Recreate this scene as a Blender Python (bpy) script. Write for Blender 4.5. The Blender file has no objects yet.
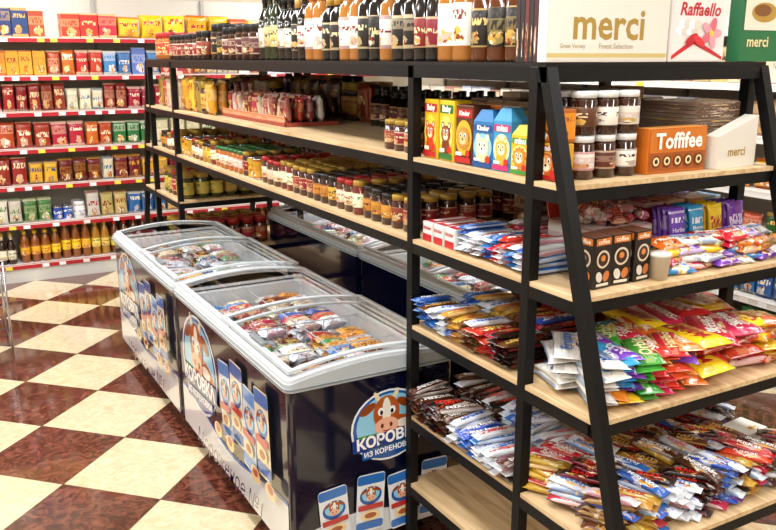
import bpy, bmesh, math, random
import numpy as np
from mathutils import Matrix, Vector, Euler
R=random.Random(7)
def C(h,a=1.0):
    h=h.lstrip('#'); o=[]
    for i in (0,2,4):
        c=int(h[i:i+2],16)/255
        o.append(c/12.92 if c<=0.04045 else ((c+0.055)/1.055)**2.4)
    return (o[0],o[1],o[2],a)
# ---------------------------------------------------------------- materials
def newmat(name):
    m=bpy.data.materials.new(name); m.use_nodes=True
    nt=m.node_tree; b=nt.nodes['Principled BSDF']
    return m,nt,b
def N(nt,t,**k):
    n=nt.nodes.new(t)
    for a,v in k.items(): setattr(n,a,v)
    return n
def mth(nt,op,a,b=None,c=None):
    n=nt.nodes.new('ShaderNodeMath'); n.operation=op
    for i,v in enumerate((a,b,c)):
        if v is None: continue
        if isinstance(v,(int,float)): n.inputs[i].default_value=v
        else: nt.links.new(v,n.inputs[i])
    return n.outputs[0]
def mix(nt,f,a,b):
    n=nt.nodes.new('ShaderNodeMix'); n.data_type='RGBA'
    for s,v in ((n.inputs[0],f),(n.inputs[6],a),(n.inputs[7],b)):
        if isinstance(v,(int,float)): s.default_value=v
        elif isinstance(v,tuple): s.default_value=v
        else: nt.links.new(v,s)
    return n.outputs[2]
def attr(nt,n):
    a=nt.nodes.new('ShaderNodeAttribute'); a.attribute_name=n; return a.outputs['Color']
def m_plain(name,rough,coat=0,metal=0,spec=.5):
    m,nt,b=newmat(name)
    nt.links.new(attr(nt,'c1'),b.inputs['Base Color'])
    b.inputs['Roughness'].default_value=rough
    b.inputs['Coat Weight'].default_value=coat
    b.inputs['Coat Roughness'].default_value=0.05
    b.inputs['Metallic'].default_value=metal
    b.inputs['Specular IOR Level'].default_value=spec
    return m
def m_print(name,rough,bump,coat=0.0):
    m,nt,b=newmat(name)
    uv=N(nt,'ShaderNodeUVMap'); uv.uv_map='UVMap'
    sp=N(nt,'ShaderNodeSeparateXYZ'); nt.links.new(uv.outputs[0],sp.inputs[0])
    fu=mth(nt,'FRACT',sp.outputs[0]); fv=mth(nt,'FRACT',sp.outputs[1])
    iu=mth(nt,'FLOOR',sp.outputs[0]); iv=mth(nt,'FLOOR',sp.outputs[1])
    cb=N(nt,'ShaderNodeCombineXYZ'); nt.links.new(iu,cb.inputs[0]); nt.links.new(iv,cb.inputs[1])
    wn=N(nt,'ShaderNodeTexWhiteNoise',noise_dimensions='2D'); nt.links.new(cb.outputs[0],wn.inputs['Vector'])
    wn2=wn.outputs['Value']
    ws=N(nt,'ShaderNodeSeparateColor'); nt.links.new(wn.outputs['Color'],ws.inputs[0]); r2,r3=ws.outputs[1],ws.outputs[2]
    mp=N(nt,'ShaderNodeMapping'); mp.inputs['Scale'].default_value=(13,5.5,1); nt.links.new(uv.outputs[0],mp.inputs[0])
    n1=N(nt,'ShaderNodeTexNoise'); n1.inputs['Scale'].default_value=1.0; n1.inputs['Detail'].default_value=0; nt.links.new(mp.outputs[0],n1.inputs['Vector'])
    let=mth(nt,'GREATER_THAN',n1.outputs['Fac'],0.5)
    cen=mth(nt,'ADD',mth(nt,'MULTIPLY',wn2,0.26),0.5)
    band=mth(nt,'LESS_THAN',mth(nt,'ABSOLUTE',mth(nt,'SUBTRACT',fv,cen)),mth(nt,'ADD',0.06,mth(nt,'MULTIPLY',r2,.06)))
    bu=mth(nt,'LESS_THAN',mth(nt,'ABSOLUTE',mth(nt,'SUBTRACT',fu,0.5)),0.38)
    letm=mth(nt,'MULTIPLY',mth(nt,'MULTIPLY',let,band),bu)
    dx=mth(nt,'SUBTRACT',fu,mth(nt,'ADD',.35,mth(nt,'MULTIPLY',r2,.3))); dy=mth(nt,'MULTIPLY',mth(nt,'SUBTRACT',fv,0.24),mth(nt,'ADD',.9,r3))
    n3=N(nt,'ShaderNodeTexNoise'); n3.inputs['Scale'].default_value=6; nt.links.new(uv.outputs[0],n3.inputs['Vector'])
    d=mth(nt,'ADD',mth(nt,'SQRT',mth(nt,'ADD',mth(nt,'MULTIPLY',dx,dx),mth(nt,'MULTIPLY',dy,dy))),mth(nt,'MULTIPLY',mth(nt,'SUBTRACT',n3.outputs['Fac'],.5),.4))
    pic=mth(nt,'LESS_THAN',d,mth(nt,'ADD',.14,mth(nt,'MULTIPLY',r3,.18)))
    n2=N(nt,'ShaderNodeTexVoronoi'); n2.inputs['Scale'].default_value=9.0; nt.links.new(uv.outputs[0],n2.inputs['Vector'])
    pc=N(nt,'ShaderNodeSeparateColor'); nt.links.new(n2.outputs['Color'],pc.inputs[0])
    c1=attr(nt,'c1'); c2=attr(nt,'c2')
    pcol=mix(nt,mth(nt,'GREATER_THAN',pc.outputs[0],0.5),mix(nt,.5,c2,c1),mix(nt,mth(nt,'GREATER_THAN',pc.outputs[1],0.5),C('#d8a24a'),mix(nt,mth(nt,'GREATER_THAN',pc.outputs[2],0.5),C('#8a3316'),C('#efe4cc'))))
    st=mth(nt,'GREATER_THAN',mth(nt,'ABSOLUTE',mth(nt,'SUBTRACT',fv,0.5)),mth(nt,'ADD',0.38,mth(nt,'MULTIPLY',r2,0.12)))
    blk=mth(nt,'MULTIPLY',mth(nt,'GREATER_THAN',r3,.55),mth(nt,'LESS_THAN',mth(nt,'ABSOLUTE',mth(nt,'SUBTRACT',fv,cen)),.16))
    col=mix(nt,st,c1,mix(nt,0.6,c1,c2))
    col=mix(nt,pic,col,pcol)
    col=mix(nt,blk,col,mix(nt,.75,c2,c1))
    col=mix(nt,letm,col,mix(nt,blk,c2,c1))
    hs=N(nt,'ShaderNodeHueSaturation'); hs.inputs['Saturation'].default_value=1.0
    nt.links.new(mth(nt,'ADD',0.48,mth(nt,'MULTIPLY',r2,0.035)),hs.inputs['Hue'])
    nt.links.new(mth(nt,'ADD',0.85,mth(nt,'MULTIPLY',wn2,0.35)),hs.inputs['Value'])
    nt.links.new(col,hs.inputs['Color']); nt.links.new(hs.outputs[0],b.inputs['Base Color'])
    b.inputs['Roughness'].default_value=rough
    b.inputs['Coat Weight'].default_value=coat
    if bump:
        tc=N(nt,'ShaderNodeTexCoord'); nn=N(nt,'ShaderNodeTexNoise'); nn.inputs['Scale'].default_value=60; nn.inputs['Detail'].default_value=2
        nt.links.new(tc.outputs['Object'],nn.inputs['Vector'])
        bp=N(nt,'ShaderNodeBump'); bp.inputs['Strength'].default_value=bump; bp.inputs['Distance'].default_value=0.01
        nt.links.new(nn.outputs['Fac'],bp.inputs['Height']); nt.links.new(bp.outputs[0],b.inputs['Normal'])
    return m
def m_glass(name):
    m=bpy.data.materials.new(name); m.use_nodes=True; nt=m.node_tree; nt.nodes.clear()
    o=N(nt,'ShaderNodeOutputMaterial'); t=N(nt,'ShaderNodeBsdfTransparent'); g=N(nt,'ShaderNodeBsdfGlossy'); g.inputs['Roughness'].default_value=0.02
    t.inputs[0].default_value=(0.975,0.985,0.985,1)
    f=N(nt,'ShaderNodeFresnel'); f.inputs[0].default_value=1.3
    mx=N(nt,'ShaderNodeMixShader')
    nt.links.new(mth(nt,'MINIMUM',f.outputs[0],0.5),mx.inputs[0]); nt.links.new(t.outputs[0],mx.inputs[1]); nt.links.new(g.outputs[0],mx.inputs[2]); nt.links.new(mx.outputs[0],o.inputs[0])
    return m
def m_wood(name):
    m,nt,b=newmat(name)
    tc=N(nt,'ShaderNodeTexCoord'); mp=N(nt,'ShaderNodeMapping'); mp.inputs['Scale'].default_value=(14,1.2,14)
    nt.links.new(tc.outputs['Object'],mp.inputs[0])
    n=N(nt,'ShaderNodeTexNoise'); n.inputs['Scale'].default_value=2.2; n.inputs['Detail'].default_value=6; n.inputs['Distortion'].default_value=1.2
    nt.links.new(mp.outputs[0],n.inputs['Vector'])
    cr=N(nt,'ShaderNodeValToRGB'); cr.color_ramp.elements[0].color=C('#b8966a'); cr.color_ramp.elements[1].color=C('#dfc499')
    cr.color_ramp.elements[0].position=0.3; cr.color_ramp.elements[1].position=0.7
    nt.links.new(n.outputs['Fac'],cr.inputs[0]); nt.links.new(cr.outputs[0],b.inputs['Base Color'])
    b.inputs['Roughness'].default_value=0.5
    return m
def m_floor():
    m,nt,b=newmat('checker_tile')
    tc=N(nt,'ShaderNodeTexCoord'); mp=N(nt,'ShaderNodeMapping'); mp.inputs['Rotation'].default_value=(0,0,math.radians(45))
    mp.inputs['Location'].default_value=(0,0,0.1)
    nt.links.new(tc.outputs['Object'],mp.inputs[0])
    S=1/0.5
    ck=N(nt,'ShaderNodeTexChecker'); ck.inputs['Scale'].default_value=S
    nt.links.new(mp.outputs[0],ck.inputs[0])
    n=N(nt,'ShaderNodeTexNoise'); n.inputs['Scale'].default_value=14; n.inputs['Detail'].default_value=10; n.inputs['Distortion'].default_value=2.0; nt.links.new(tc.outputs['Object'],n.inputs['Vector'])
    r1=N(nt,'ShaderNodeValToRGB'); r1.color_ramp.elements[0].color=C('#431f16'); r1.color_ramp.elements[1].color=C('#87503c'); r1.color_ramp.elements[0].position=0.38;r1.color_ramp.elements[1].position=0.78
    r2=N(nt,'ShaderNodeValToRGB'); r2.color_ramp.elements[0].color=C('#c9b48e'); r2.color_ramp.elements[1].color=C('#decfae'); r2.color_ramp.elements[0].position=0.3;r2.color_ramp.elements[1].position=0.7
    nt.links.new(n.outputs['Fac'],r1.inputs[0]); nt.links.new(n.outputs['Fac'],r2.inputs[0])
    nt.links.new(r2.outputs[0],ck.inputs['Color1']); nt.links.new(r1.outputs[0],ck.inputs['Color2'])
    sp=N(nt,'ShaderNodeSeparateXYZ'); nt.links.new(mp.outputs[0],sp.inputs[0])
    def edge(o):
        f=mth(nt,'FRACT',mth(nt,'MULTIPLY',o,S)); return mth(nt,'GREATER_THAN',mth(nt,'ABSOLUTE',mth(nt,'SUBTRACT',f,0.5)),0.494)
    g=mth(nt,'MAXIMUM',edge(sp.outputs[0]),edge(sp.outputs[1]))
    nt.links.new(mix(nt,g,ck.outputs[0],C('#5b4030')),b.inputs['Base Color'])
    b.inputs['Roughness'].default_value=0.1; b.inputs['Coat Weight'].default_value=.3; b.inputs['Coat Roughness'].default_value=.05
    return m
def m_wall(name,c1,c2):
    m,nt,b=newmat(name)
    tc=N(nt,'ShaderNodeTexCoord'); n=N(nt,'ShaderNodeTexNoise'); n.inputs['Scale'].default_value=5; nt.links.new(tc.outputs['Object'],n.inputs['Vector'])
    nt.links.new(mix(nt,n.outputs['Fac'],C(c1),C(c2)),b.inputs['Base Color']); b.inputs['Roughness'].default_value=0.6
    return m
CARD,FOIL,PLAIN,GLOSS,GLASS,WOOD,METAL,CHROME=range(8)
MATS=[m_print('printed_card',0.42,0,0.1),m_print('printed_foil',0.26,0.3,0.35),m_plain('painted_plastic',0.4),m_plain('glossy_glass_content',0.12,0.7),m_glass('lid_glass'),m_wood('pine_board'),m_plain('black_powder_coat',0.45,spec=.25),m_plain('chrome',0.25,0,0.9)]
# ---------------------------------------------------------------- builder
class T:
    def __init__(s,V,F,S,M,UV,SM): s.V=np.array(V,float).reshape(-1,3); s.F=F; s.S=S; s.M=M; s.UV=np.array(UV,float).reshape(-1,2); s.SM=SM
def merge(*ts):
    V=[];F=[];S=[];M=[];U=[];SM=[];o=0
    for t in ts:
        V.append(t.V);F+= [tuple(i+o for i in f) for f in t.F];S+=t.S;M+=t.M;U.append(t.UV);SM+=t.SM;o+=len(t.V)
    return T(np.vstack(V),F,S,M,np.vstack(U),SM)
class MB:
    def __init__(s,name): s.name=name;s.V=[];s.F=[];s.M=[];s.c1=[];s.c2=[];s.U=[];s.SM=[];s.n=0
    def add(s,t,mat=None,pal=None):
        V=t.V
        if mat is not None:
            A=np.array(mat); V=V@A[:3,:3].T+A[:3,3]
        s.V.append(V); o=s.n
        ou=np.array([R.randint(0,60),R.randint(0,60)],float)
        s.U.append(t.UV+ou)
        for f,sl,m,sm in zip(t.F,t.S,t.M,t.SM):
            s.F.append(tuple(i+o for i in f)); s.M.append(m); s.SM.append(sm)
            p=pal[min(sl,len(pal)-1)]
            k=len(f); s.c1.extend([p[0]]*k); s.c2.extend([p[1]]*k)
        s.n+=len(V)
    def done(s,loc=(0,0,0),rz=0):
        V=np.vstack(s.V)
        me=bpy.data.meshes.new(s.name); me.from_pydata(V.tolist(),[],s.F)
        used=sorted(set(s.M)); mp={u:i for i,u in enumerate(used)}
        for u in used: me.materials.append(MATS[u])
        me.polygons.foreach_set('material_index',[mp[m] for m in s.M])
        me.polygons.foreach_set('use_smooth',s.SM)
        uv=me.uv_layers.new(name='UVMap'); uv.data.foreach_set('uv',np.vstack(s.U).ravel().astype(np.float32))
        for nm,c in (('c1',s.c1),('c2',s.c2)):
            a=me.color_attributes.new(nm,'FLOAT_COLOR','CORNER'); a.data.foreach_set('color',np.array(c,np.float32).ravel())
        me.update()
        o=bpy.data.objects.new(s.name,me); o.location=loc; o.rotation_euler=(0,0,rz); bpy.context.scene.collection.objects.link(o); return o
def X(x,y,z,rz=0,rx=0,ry=0,s=1):
    sc=Matrix.Diagonal((s,s,s,1)) if not isinstance(s,tuple) else Matrix.Diagonal((*s,1))
    return Matrix.Translation((x,y,z))@Euler((rx,ry,rz),'XYZ').to_matrix().to_4x4()@sc
_c={}
def box(w,d,h,b=0.0,mat=CARD):
    k=('b',round(w,4),round(d,4),round(h,4),b,mat)
    if k in _c: return _c[k]
    bm=bmesh.new(); bmesh.ops.create_cube(bm,size=1)
    for v in bm.verts: v.co=Vector((v.co.x*w,v.co.y*d,(v.co.z+0.5)*h))
    if b: bmesh.ops.bevel(bm,geom=list(bm.edges),offset=b,segments=2,affect='EDGES',profile=0.5)
    bm.normal_update(); bm.verts.index_update()
    V=[tuple(v.co) for v in bm.verts];F=[];S=[];U=[]
    q=lambda a:min(max(a,0.01),0.99)
    for f in bm.faces:
        F.append(tuple(v.index for v in f.verts)); n=f.normal
        if abs(n.y)>=max(abs(n.x),abs(n.z))-1e-6: S.append(0); g=lambda c:(q(c.x/w+0.5) if n.y<0 else q(0.5-c.x/w),q(c.z/h))
        elif abs(n.x)>=abs(n.z): S.append(1); g=lambda c:(q(0.5-c.y/d) if n.x<0 else q(0.5+c.y/d),q(c.z/h))
        else: S.append(2); g=lambda c:(q(c.x/w+0.5),q(c.y/d+0.5))
        U+=[g(v.co) for v in f.verts]
    bm.free()
    t=T(V,F,S,[mat]*len(F),U,[False]*len(F)); _c[k]=t; return t
def lathe(prof,slots,mats,seg=14):
    V=[];F=[];S=[];M=[];U=[]
    n=len(prof)
    for r,z in prof:
        for i in range(seg):
            a=2*math.pi*i/seg; V.append((r*math.cos(a),r*math.sin(a),z))
    for j in range(n-1):
        for i in range(seg):
            i2=(i+1)%seg
            F.append((j*seg+i,j*seg+i2,(j+1)*seg+i2,(j+1)*seg+i)); S.append(slots[j]);M.append(mats[j])
            u0=(i*2/seg)%1+0.004; u1=u0+2/seg-0.008
            U+=[(u0,.01),(u1,.01),(u1,.99),(u0,.99)]
    return T(V,F,S,M,U,[True]*len(F))
REF={'wine':(.306,.0385),'sq':(.262,.0425),'oil':(.311,.0425),'jar':(.128,.0365),'bigjar':(.19,.0505),'can':(.102,.037),'beer':(.28,.034)}
def bottle(kind):
    k=('bt',kind)
    if k in _c: return _c[k]
    if kind=='wine': p=[(0,0),(.036,0),(.038,.01),(.038,.055),(.0385,.056),(.0385,.145),(.038,.146),(.038,.17),(.03,.2),(.015,.225),(.0135,.255),(.0155,.257),(.0155,.305),(0,.306)]; s=[0,0,0,0,1,1,0,0,0,0,0,2,2]; m=[3,3,3,3,0,0,3,3,3,3,3,2,2]
    elif kind=='beer': p=[(0,0),(.032,0),(.0335,.008),(.0335,.04),(.034,.041),(.034,.13),(.0335,.131),(.032,.16),(.02,.2),(.013,.225),(.0132,.226),(.013,.26),(.016,.262),(.016,.279),(0,.28)]; s=[0,0,0,0,1,1,0,0,0,0,1,0,2,2]; m=[3,3,3,3,0,0,3,3,3,3,0,3,2,2]
    elif kind=='sq': p=[(0,0),(.04,0),(.042,.008),(.042,.04),(.0425,.041),(.0425,.15),(.042,.151),(.04,.185),(.02,.205),(.017,.215),(.02,.217),(.02,.26),(0,.262)]; s=[0,0,0,0,1,1,0,0,0,0,2,2]; m=[3,3,3,3,0,0,3,3,3,3,2,2]
    elif kind=='oil': p=[(0,0),(.038,0),(.042,.012),(.04,.07),(.042,.075),(.0425,.16),(.039,.165),(.04,.2),(.03,.245),(.015,.27),(.014,.28),(.019,.281),(.018,.31),(0,.311)]; s=[0,0,0,0,1,0,0,0,0,0,2,2,2]; m=[3,3,3,3,0,3,3,3,3,3,2,2,2]
    elif kind=='jar': p=[(0,0),(.032,0),(.036,.006),(.036,.026),(.0365,.027),(.0365,.078),(.036,.079),(.035,.098),(.031,.104),(.033,.1045),(.0335,.12),(.031,.123),(0,.123)]; s=[0,0,0,0,1,1,0,0,0,2,2,2]; m=[3,3,3,3,0,0,3,3,3,2,2,2]
    elif kind=='bigjar': p=[(0,0),(.045,0),(.05,.008),(.05,.03),(.0505,.031),(.0505,.12),(.05,.121),(.048,.14),(.042,.15),(.044,.151),(.045,.185),(.042,.19),(0,.19)]; s=[0,0,0,0,1,1,0,0,0,2,2,2]; m=[3,3,3,3,0,0,3,3,3,2,2,2]
    elif kind=='can': p=[(0,0),(.036,0),(.037,.004),(.036,.006),(.036,.1),(.037,.103),(.034,.105),(.033,.102),(0,.102)]; s=[2,2,2,1,2,2,2,2]; m=[7,7,7,0,7,7,7,7]
    t=lathe(p,s,m,16 if kind!='can' else 14); _c[k]=t; return t
def pillow(L,w,t,fin=0.012,stand=False,mat=FOIL,wr=0.0,txt=None,ns=8):
    k=('p',L,w,t,fin,stand,mat,wr,txt)
    if k in _c: return _c[k]
    xs=[-L/2,-L/2+fin,-L/2+fin*1.5,-L/2+fin+L*0.09]
    tf=[.03,.06,.6,.93]; wf=[1,1,.95,.92]
    mid=np.linspace(-L/2+fin+L*0.2,L/2-fin-L*0.2,4)
    st=list(zip(xs,tf,wf))+[(x,1,.9) for x in mid]+[(-x,a,b) for x,a,b in reversed(list(zip(xs,tf,wf)))]
    K=14;V=[];
    rr=random.Random(str(k))
    for x,a,b in st:
        for j in range(K):
            th=2*math.pi*j/K; c=math.cos(th); s=math.sin(th)
            yy=math.copysign(abs(c)**.8,c)*w/2*b; zz=math.copysign(abs(s)**.6,s)*t/2*a
            if a>.5: zz*=1+wr*rr.uniform(-1,1)
            V.append((x,yy,zz))
    F=[];S=[];U=[];n=len(st)
    vv=lambda p:min(max(p[1]/w+.5,.02),.98)
    uu=lambda p:min(max(p[0]/L+.5,.02),.98)
    for i in range(n-1):
        for j in range(K):
            f=(i*K+j,(i+1)*K+j,(i+1)*K+(j+1)%K,i*K+(j+1)%K)
            F.append(f);S.append(1 if i in(0,n-2) else 0)
            for q in f:
                p=V[q]; U.append((uu(p),vv(p)) if not stand else (vv(p),uu(p)))
    F.append(tuple(range(K)));S.append(1);U+=[(.02,.5)]*K
    F.append(tuple((n-1)*K+j for j in reversed(range(K))));S.append(1);U+=[(.98,.5)]*K
    ts=T(V,F,S,[mat]*len(F),U,[True]*len(F))
    if txt:
        tt=text(txt,1.0); W=tt.V[:,0].max()-tt.V[:,0].min(); sc=min(L*.62/W,w*.62)
        if stand: sc=min(w*.7/W,L*.3)
        tv=tt.V*sc
        if stand: tv=np.stack([tv[:,1],-tv[:,0],tv[:,2]],1)
        y=np.clip(np.abs(tv[:,1])/(w/2*.9),0,.98)
        s=np.sqrt(1-np.power(y,2.5)); tv[:,2]=np.power(s,.6)*t/2*(1+wr*.5)+.0012
        ts=merge(ts,T(tv,tt.F,[2]*len(tt.F),[PLAIN]*len(tt.F),tt.UV,[False]*len(tt.F)))
    if stand:
        V=ts.V; ts.V=np.stack([-V[:,1],-V[:,2],V[:,0]+L/2],1)
    else: ts.V[:,2]+=t/2
    _c[k]=ts; return ts
def text(s,size=1.0,bold=0.02,shear=0):
    k=('t',s,bold,shear)
    if k not in _c:
        cu=bpy.data.curves.new('t','FONT'); cu.body=s; cu.size=1; cu.align_x='CENTER'; cu.align_y='CENTER'; cu.resolution_u=2; cu.offset=bold; cu.shear=shear
        o=bpy.data.objects.new('t',cu); bpy.context.scene.collection.objects.link(o)
        dg=bpy.context.evaluated_depsgraph_get(); me=o.evaluated_get(dg).to_mesh()
        V=[tuple(v.co) for v in me.vertices];F=[tuple(p.vertices) for p in me.polygons]
        if not V: V=[(0,0,0),(1,0,0),(1,.1,0)];F=[(0,1,2)]
        bpy.data.objects.remove(o); bpy.data.curves.remove(cu)
        nl=sum(len(f) for f in F)
        V=np.array(V); V[:,2]=0
        F2=[]
        for f in F:
            a,b,c=V[f[0]],V[f[1]],V[f[2]]
            cr=(b[0]-a[0])*(c[1]-a[1])-(b[1]-a[1])*(c[0]-a[0])
            F2.append(f if cr>=0 else tuple(reversed(f)))
        _c[k]=T(V,F2,[0]*len(F),[PLAIN]*len(F),[(.5,.5)]*nl,[False]*len(F))
    t=_c[k]
    return T(t.V*size,t.F,t.S,t.M,t.UV,t.SM)
def P(*a): return [(C(x[0]),C(x[1])) if isinstance(x,tuple) else (C(x),C(x)) for x in a]
class Decal:
    """flat printed graphics laid on a real surface"""
    def __init__(s,mb,O,U,V,mat=PLAIN):
        s.mb=mb; s.O=Vector(O);s.U=Vector(U);s.V=Vector(V);s.N=s.U.cross(s.V); s.l=1; s.mat=mat
    def M(s):
        M=Matrix.Identity(4)
        for i,a in enumerate((s.U,s.V,s.N)): M[0][i],M[1][i],M[2][i]=a
        p=s.O+s.N*(0.00025*s.l+0.0008); M[0][3],M[1][3],M[2][3]=p; return M
    def poly(s,pts,col,up=True):
        if up: s.l+=1
        c=C(col)
        s.mb.add(T([(a,b,0) for a,b in pts],[tuple(range(len(pts)))],[0],[s.mat],[(.5,.5)]*len(pts),[False]),s.M(),[(c,c)])
    def ell(s,x,y,a,b,col,rot=0,n=28):
        cr,sr=math.cos(rot),math.sin(rot)
        s.poly([(x+a*math.cos(t)*cr-b*math.sin(t)*sr,y+a*math.cos(t)*sr+b*math.sin(t)*cr) for t in [2*math.pi*i/n for i in range(n)]],col)
    def rrect(s,x,y,w,h,r,col,rot=0):
        pts=[]
        for cx,cy,a0 in ((w/2-r,h/2-r,0),(-w/2+r,h/2-r,90),(-w/2+r,-h/2+r,180),(w/2-r,-h/2+r,270)):
            for k in range(5):
                a=math.radians(a0+k*22.5); px,py=cx+r*math.cos(a),cy+r*math.sin(a)
                pts.append((x+px*math.cos(rot)-py*math.sin(rot),y+px*math.sin(rot)+py*math.cos(rot)))
        s.poly(pts,col)
    def band(s,top,zb,col):
        s.l+=1
        for a,b in zip(top[:-1],top[1:]): s.poly([(a[0],zb),(b[0],zb),b,a],col,up=False)
    def txt(s,t,x,y,size,col,rot=0,width=None,bold=0.02,shear=0):
        s.l+=1; tt=text(t,1.0,bold,shear)
        if width: size=width/(tt.V[:,0].max()-tt.V[:,0].min())
        c=C(col); tt=T(tt.V,tt.F,tt.S,[s.mat]*len(tt.F),tt.UV,tt.SM)
        s.mb.add(tt,s.M()@Matrix.Translation((x,y,0))@Matrix.Rotation(rot,4,'Z')@Matrix.Diagonal((size,size,1,1)),[(c,c)])
def cowhead(d,x,y,s):
    br='#b0561f'; 
    d.ell(x-.42*s,y+.22*s,.2*s,.09*s,'#8f4013',.5); d.ell(x+.42*s,y+.22*s,.2*s,.09*s,'#8f4013',-.5)
    d.ell(x-.2*s,y+.42*s,.05*s,.15*s,'#efe0b8',.5); d.ell(x+.2*s,y+.42*s,.05*s,.15*s,'#efe0b8',-.5)
    d.ell(x,y+.08*s,.3*s,.36*s,br); d.ell(x,y+.1*s,.1*s,.3*s,'#f3ede0')
    d.ell(x,y-.2*s,.27*s,.18*s,'#f0b79a'); d.ell(x-.1*s,y-.19*s,.035*s,.05*s,'#6d2d1c'); d.ell(x+.1*s,y-.19*s,.035*s,.05*s,'#6d2d1c')
    d.ell(x-.13*s,y+.12*s,.07*s,.085*s,'#ffffff'); d.ell(x+.13*s,y+.12*s,.07*s,.085*s,'#ffffff')
    d.ell(x-.12*s,y+.1*s,.035*s,.05*s,'#101010'); d.ell(x+.12*s,y+.1*s,.035*s,.05*s,'#101010')
    d.poly([(x-.12*s,y-.27*s),(x,y-.34*s),(x+.12*s,y-.27*s),(x,y-.30*s)],'#a02820')
def cowlogo(d,x,y,w,h,rot=0.0):
    d.ell(x,y,w/2,h/2,'#f2f6fa',rot); d.ell(x,y,w*.475,h*.475,'#1458a8',rot); d.ell(x,y+h*.02,w*.43,h*.42,'#8fd0ee',rot)
    pts=[(x+w*.43*math.cos(t),y+h*.02+h*.42*math.sin(t)) for t in [math.pi+.25+(math.pi-.5)*i/14 for i in range(15)]]
    d.poly(pts,'#4f9e2c')
    d.ell(x+w*.15,y-h*.02,w*.28,h*.13,'#b0561f',-.2); d.ell(x+w*.2,y-h*.01,w*.12,h*.06,'#f3ede0')
    cowhead(d,x-w*.04,y+h*.13,min(w,h)*.66)
    d.rrect(x,y-h*.18,w*.98,h*.19,h*.03,'#123a86',.05); d.txt('КОРОВКА',x,y-h*.175,.1,'#ffffff',.05,width=w*.88,bold=.04)
    d.rrect(x,y-h*.345,w*.74,h*.12,h*.03,'#1458a8',.05); d.txt('ИЗ КОРЕНОВКИ',x,y-h*.34,.1,'#ffffff',.05,width=w*.68,bold=.03)
def icepack(d,x,y,w,h,rot=0,c='#e9eef4',b='#2b6fc0'):
    d.rrect(x,y,w,h,w*.12,c,rot)
    n=lambda a,bb:(x+a*math.cos(rot)-bb*math.sin(rot),y+a*math.sin(rot)+bb*math.cos(rot))
    p=n(0,h*.40); d.rrect(p[0],p[1],w*.98,h*.16,w*.08,b,rot)
    p=n(0,-h*.40); d.rrect(p[0],p[1],w*.98,h*.14,w*.08,b,rot)
    p=n(0,h*.12); d.ell(p[0],p[1],w*.40,h*.16,'#1458a8',rot); d.ell(p[0],p[1]+h*.02,w*.32,h*.12,'#8fd0ee',rot); cowhead(d,p[0],p[1]+h*.02,w*.6)
    p=n(0,-h*.07); d.rrect(p[0],p[1],w*.9,h*.09,w*.03,'#c02a25',rot)
    p=n(0,-h*.22); d.ell(p[0],p[1],w*.36,h*.09,'#f1d9a4',rot); d.ell(p[0],p[1],w*.22,h*.05,'#a8562a',rot)
# ---------------------------------------------------------------- room
def slab(name,x0,x1,y0,y1,z0,z1,mat):
    o_=((x0+x1)/2,(y0+y1)/2,(z0+z1)/2)
    me=bpy.data.meshes.new(name); bm=bmesh.new(); bmesh.ops.create_cube(bm,size=1)
    for v in bm.verts: v.co=Vector((v.co.x*(x1-x0),v.co.y*(y1-y0),v.co.z*(z1-z0)))
    bm.to_mesh(me); bm.free(); me.materials.append(mat)
    o=bpy.data.objects.new(name,me); o.location=o_; bpy.context.scene.collection.objects.link(o); return o
RX0,RX1,RY0,RY1,RH=-4.2,3.2,-4.0,6.35,3.1
fl=bpy.data.meshes.new('floor'); fo=(-.755,2.25)
fl.from_pydata([(RX0-fo[0],RY0-fo[1],0),(RX1-fo[0],RY0-fo[1],0),(RX1-fo[0],RY1-fo[1],0),(RX0-fo[0],RY1-fo[1],0)],[],[(0,1,2,3)])
fl.materials.append(m_floor()); f=bpy.data.objects.new('floor',fl); f.location=(fo[0],fo[1],0); bpy.context.scene.collection.objects.link(f)
wm=m_wall('beige_wall_paint','#bdb09a','#ccc0aa'); cm=m_wall('white_ceiling_paint','#e0e0de','#ecece8'); bmtl=m_wall('baseboard_paint','#6a4a38','#7a5844')
slab('wall_back',RX0-.1,RX1+.1,RY1,RY1+.1,0,RH,wm); slab('wall_front',RX0-.1,RX1+.1,RY0-.1,RY0,0,RH,wm)
slab('wall_left',RX0-.1,RX0,RY0,RY1,0,RH,wm); slab('wall_right',RX1,RX1+.1,RY0,RY1,0,RH,wm)
slab('ceiling',RX0-.1,RX1+.1,RY0-.1,RY1+.1,RH,RH+.1,cm)
slab('baseboard_left',RX0,RX0+.015,RY0,RY1,0,.08,bmtl)
slab('baseboard_front',RX0+.015,RX1-.015,RY0,RY0+.015,0,.08,bmtl)
em=bpy.data.materials.new('light_diffuser'); em.use_nodes=True; b=em.node_tree.nodes['Principled BSDF']; b.inputs['Emission Color'].default_value=(.97,.985,1,1); b.inputs['Emission Strength'].default_value=5
for lx in (-2.9,-.75,1.75):
    for ly in (-2.6,-.5,1.6,3.6,5.1):
        o=slab('ceiling_light',lx-.16,lx+.16,ly-.62,ly+.62,RH-.05,RH-.001,em)
        l=bpy.data.lights.new('tube','AREA'); l.shape='RECTANGLE'; l.size=.3; l.size_y=1.2; l.energy=34; l.color=(.975,.985,1)
        lo=bpy.data.objects.new('lamp_area',l); lo.location=(0,0,-.05); lo.parent=o; bpy.context.scene.collection.objects.link(lo)
w=bpy.data.worlds.new('world'); bpy.context.scene.world=w; w.use_nodes=True; w.node_tree.nodes['Background'].inputs[0].default_value=(.9,.95,1,1); w.node_tree.nodes['Background'].inputs[1].default_value=.2
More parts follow.
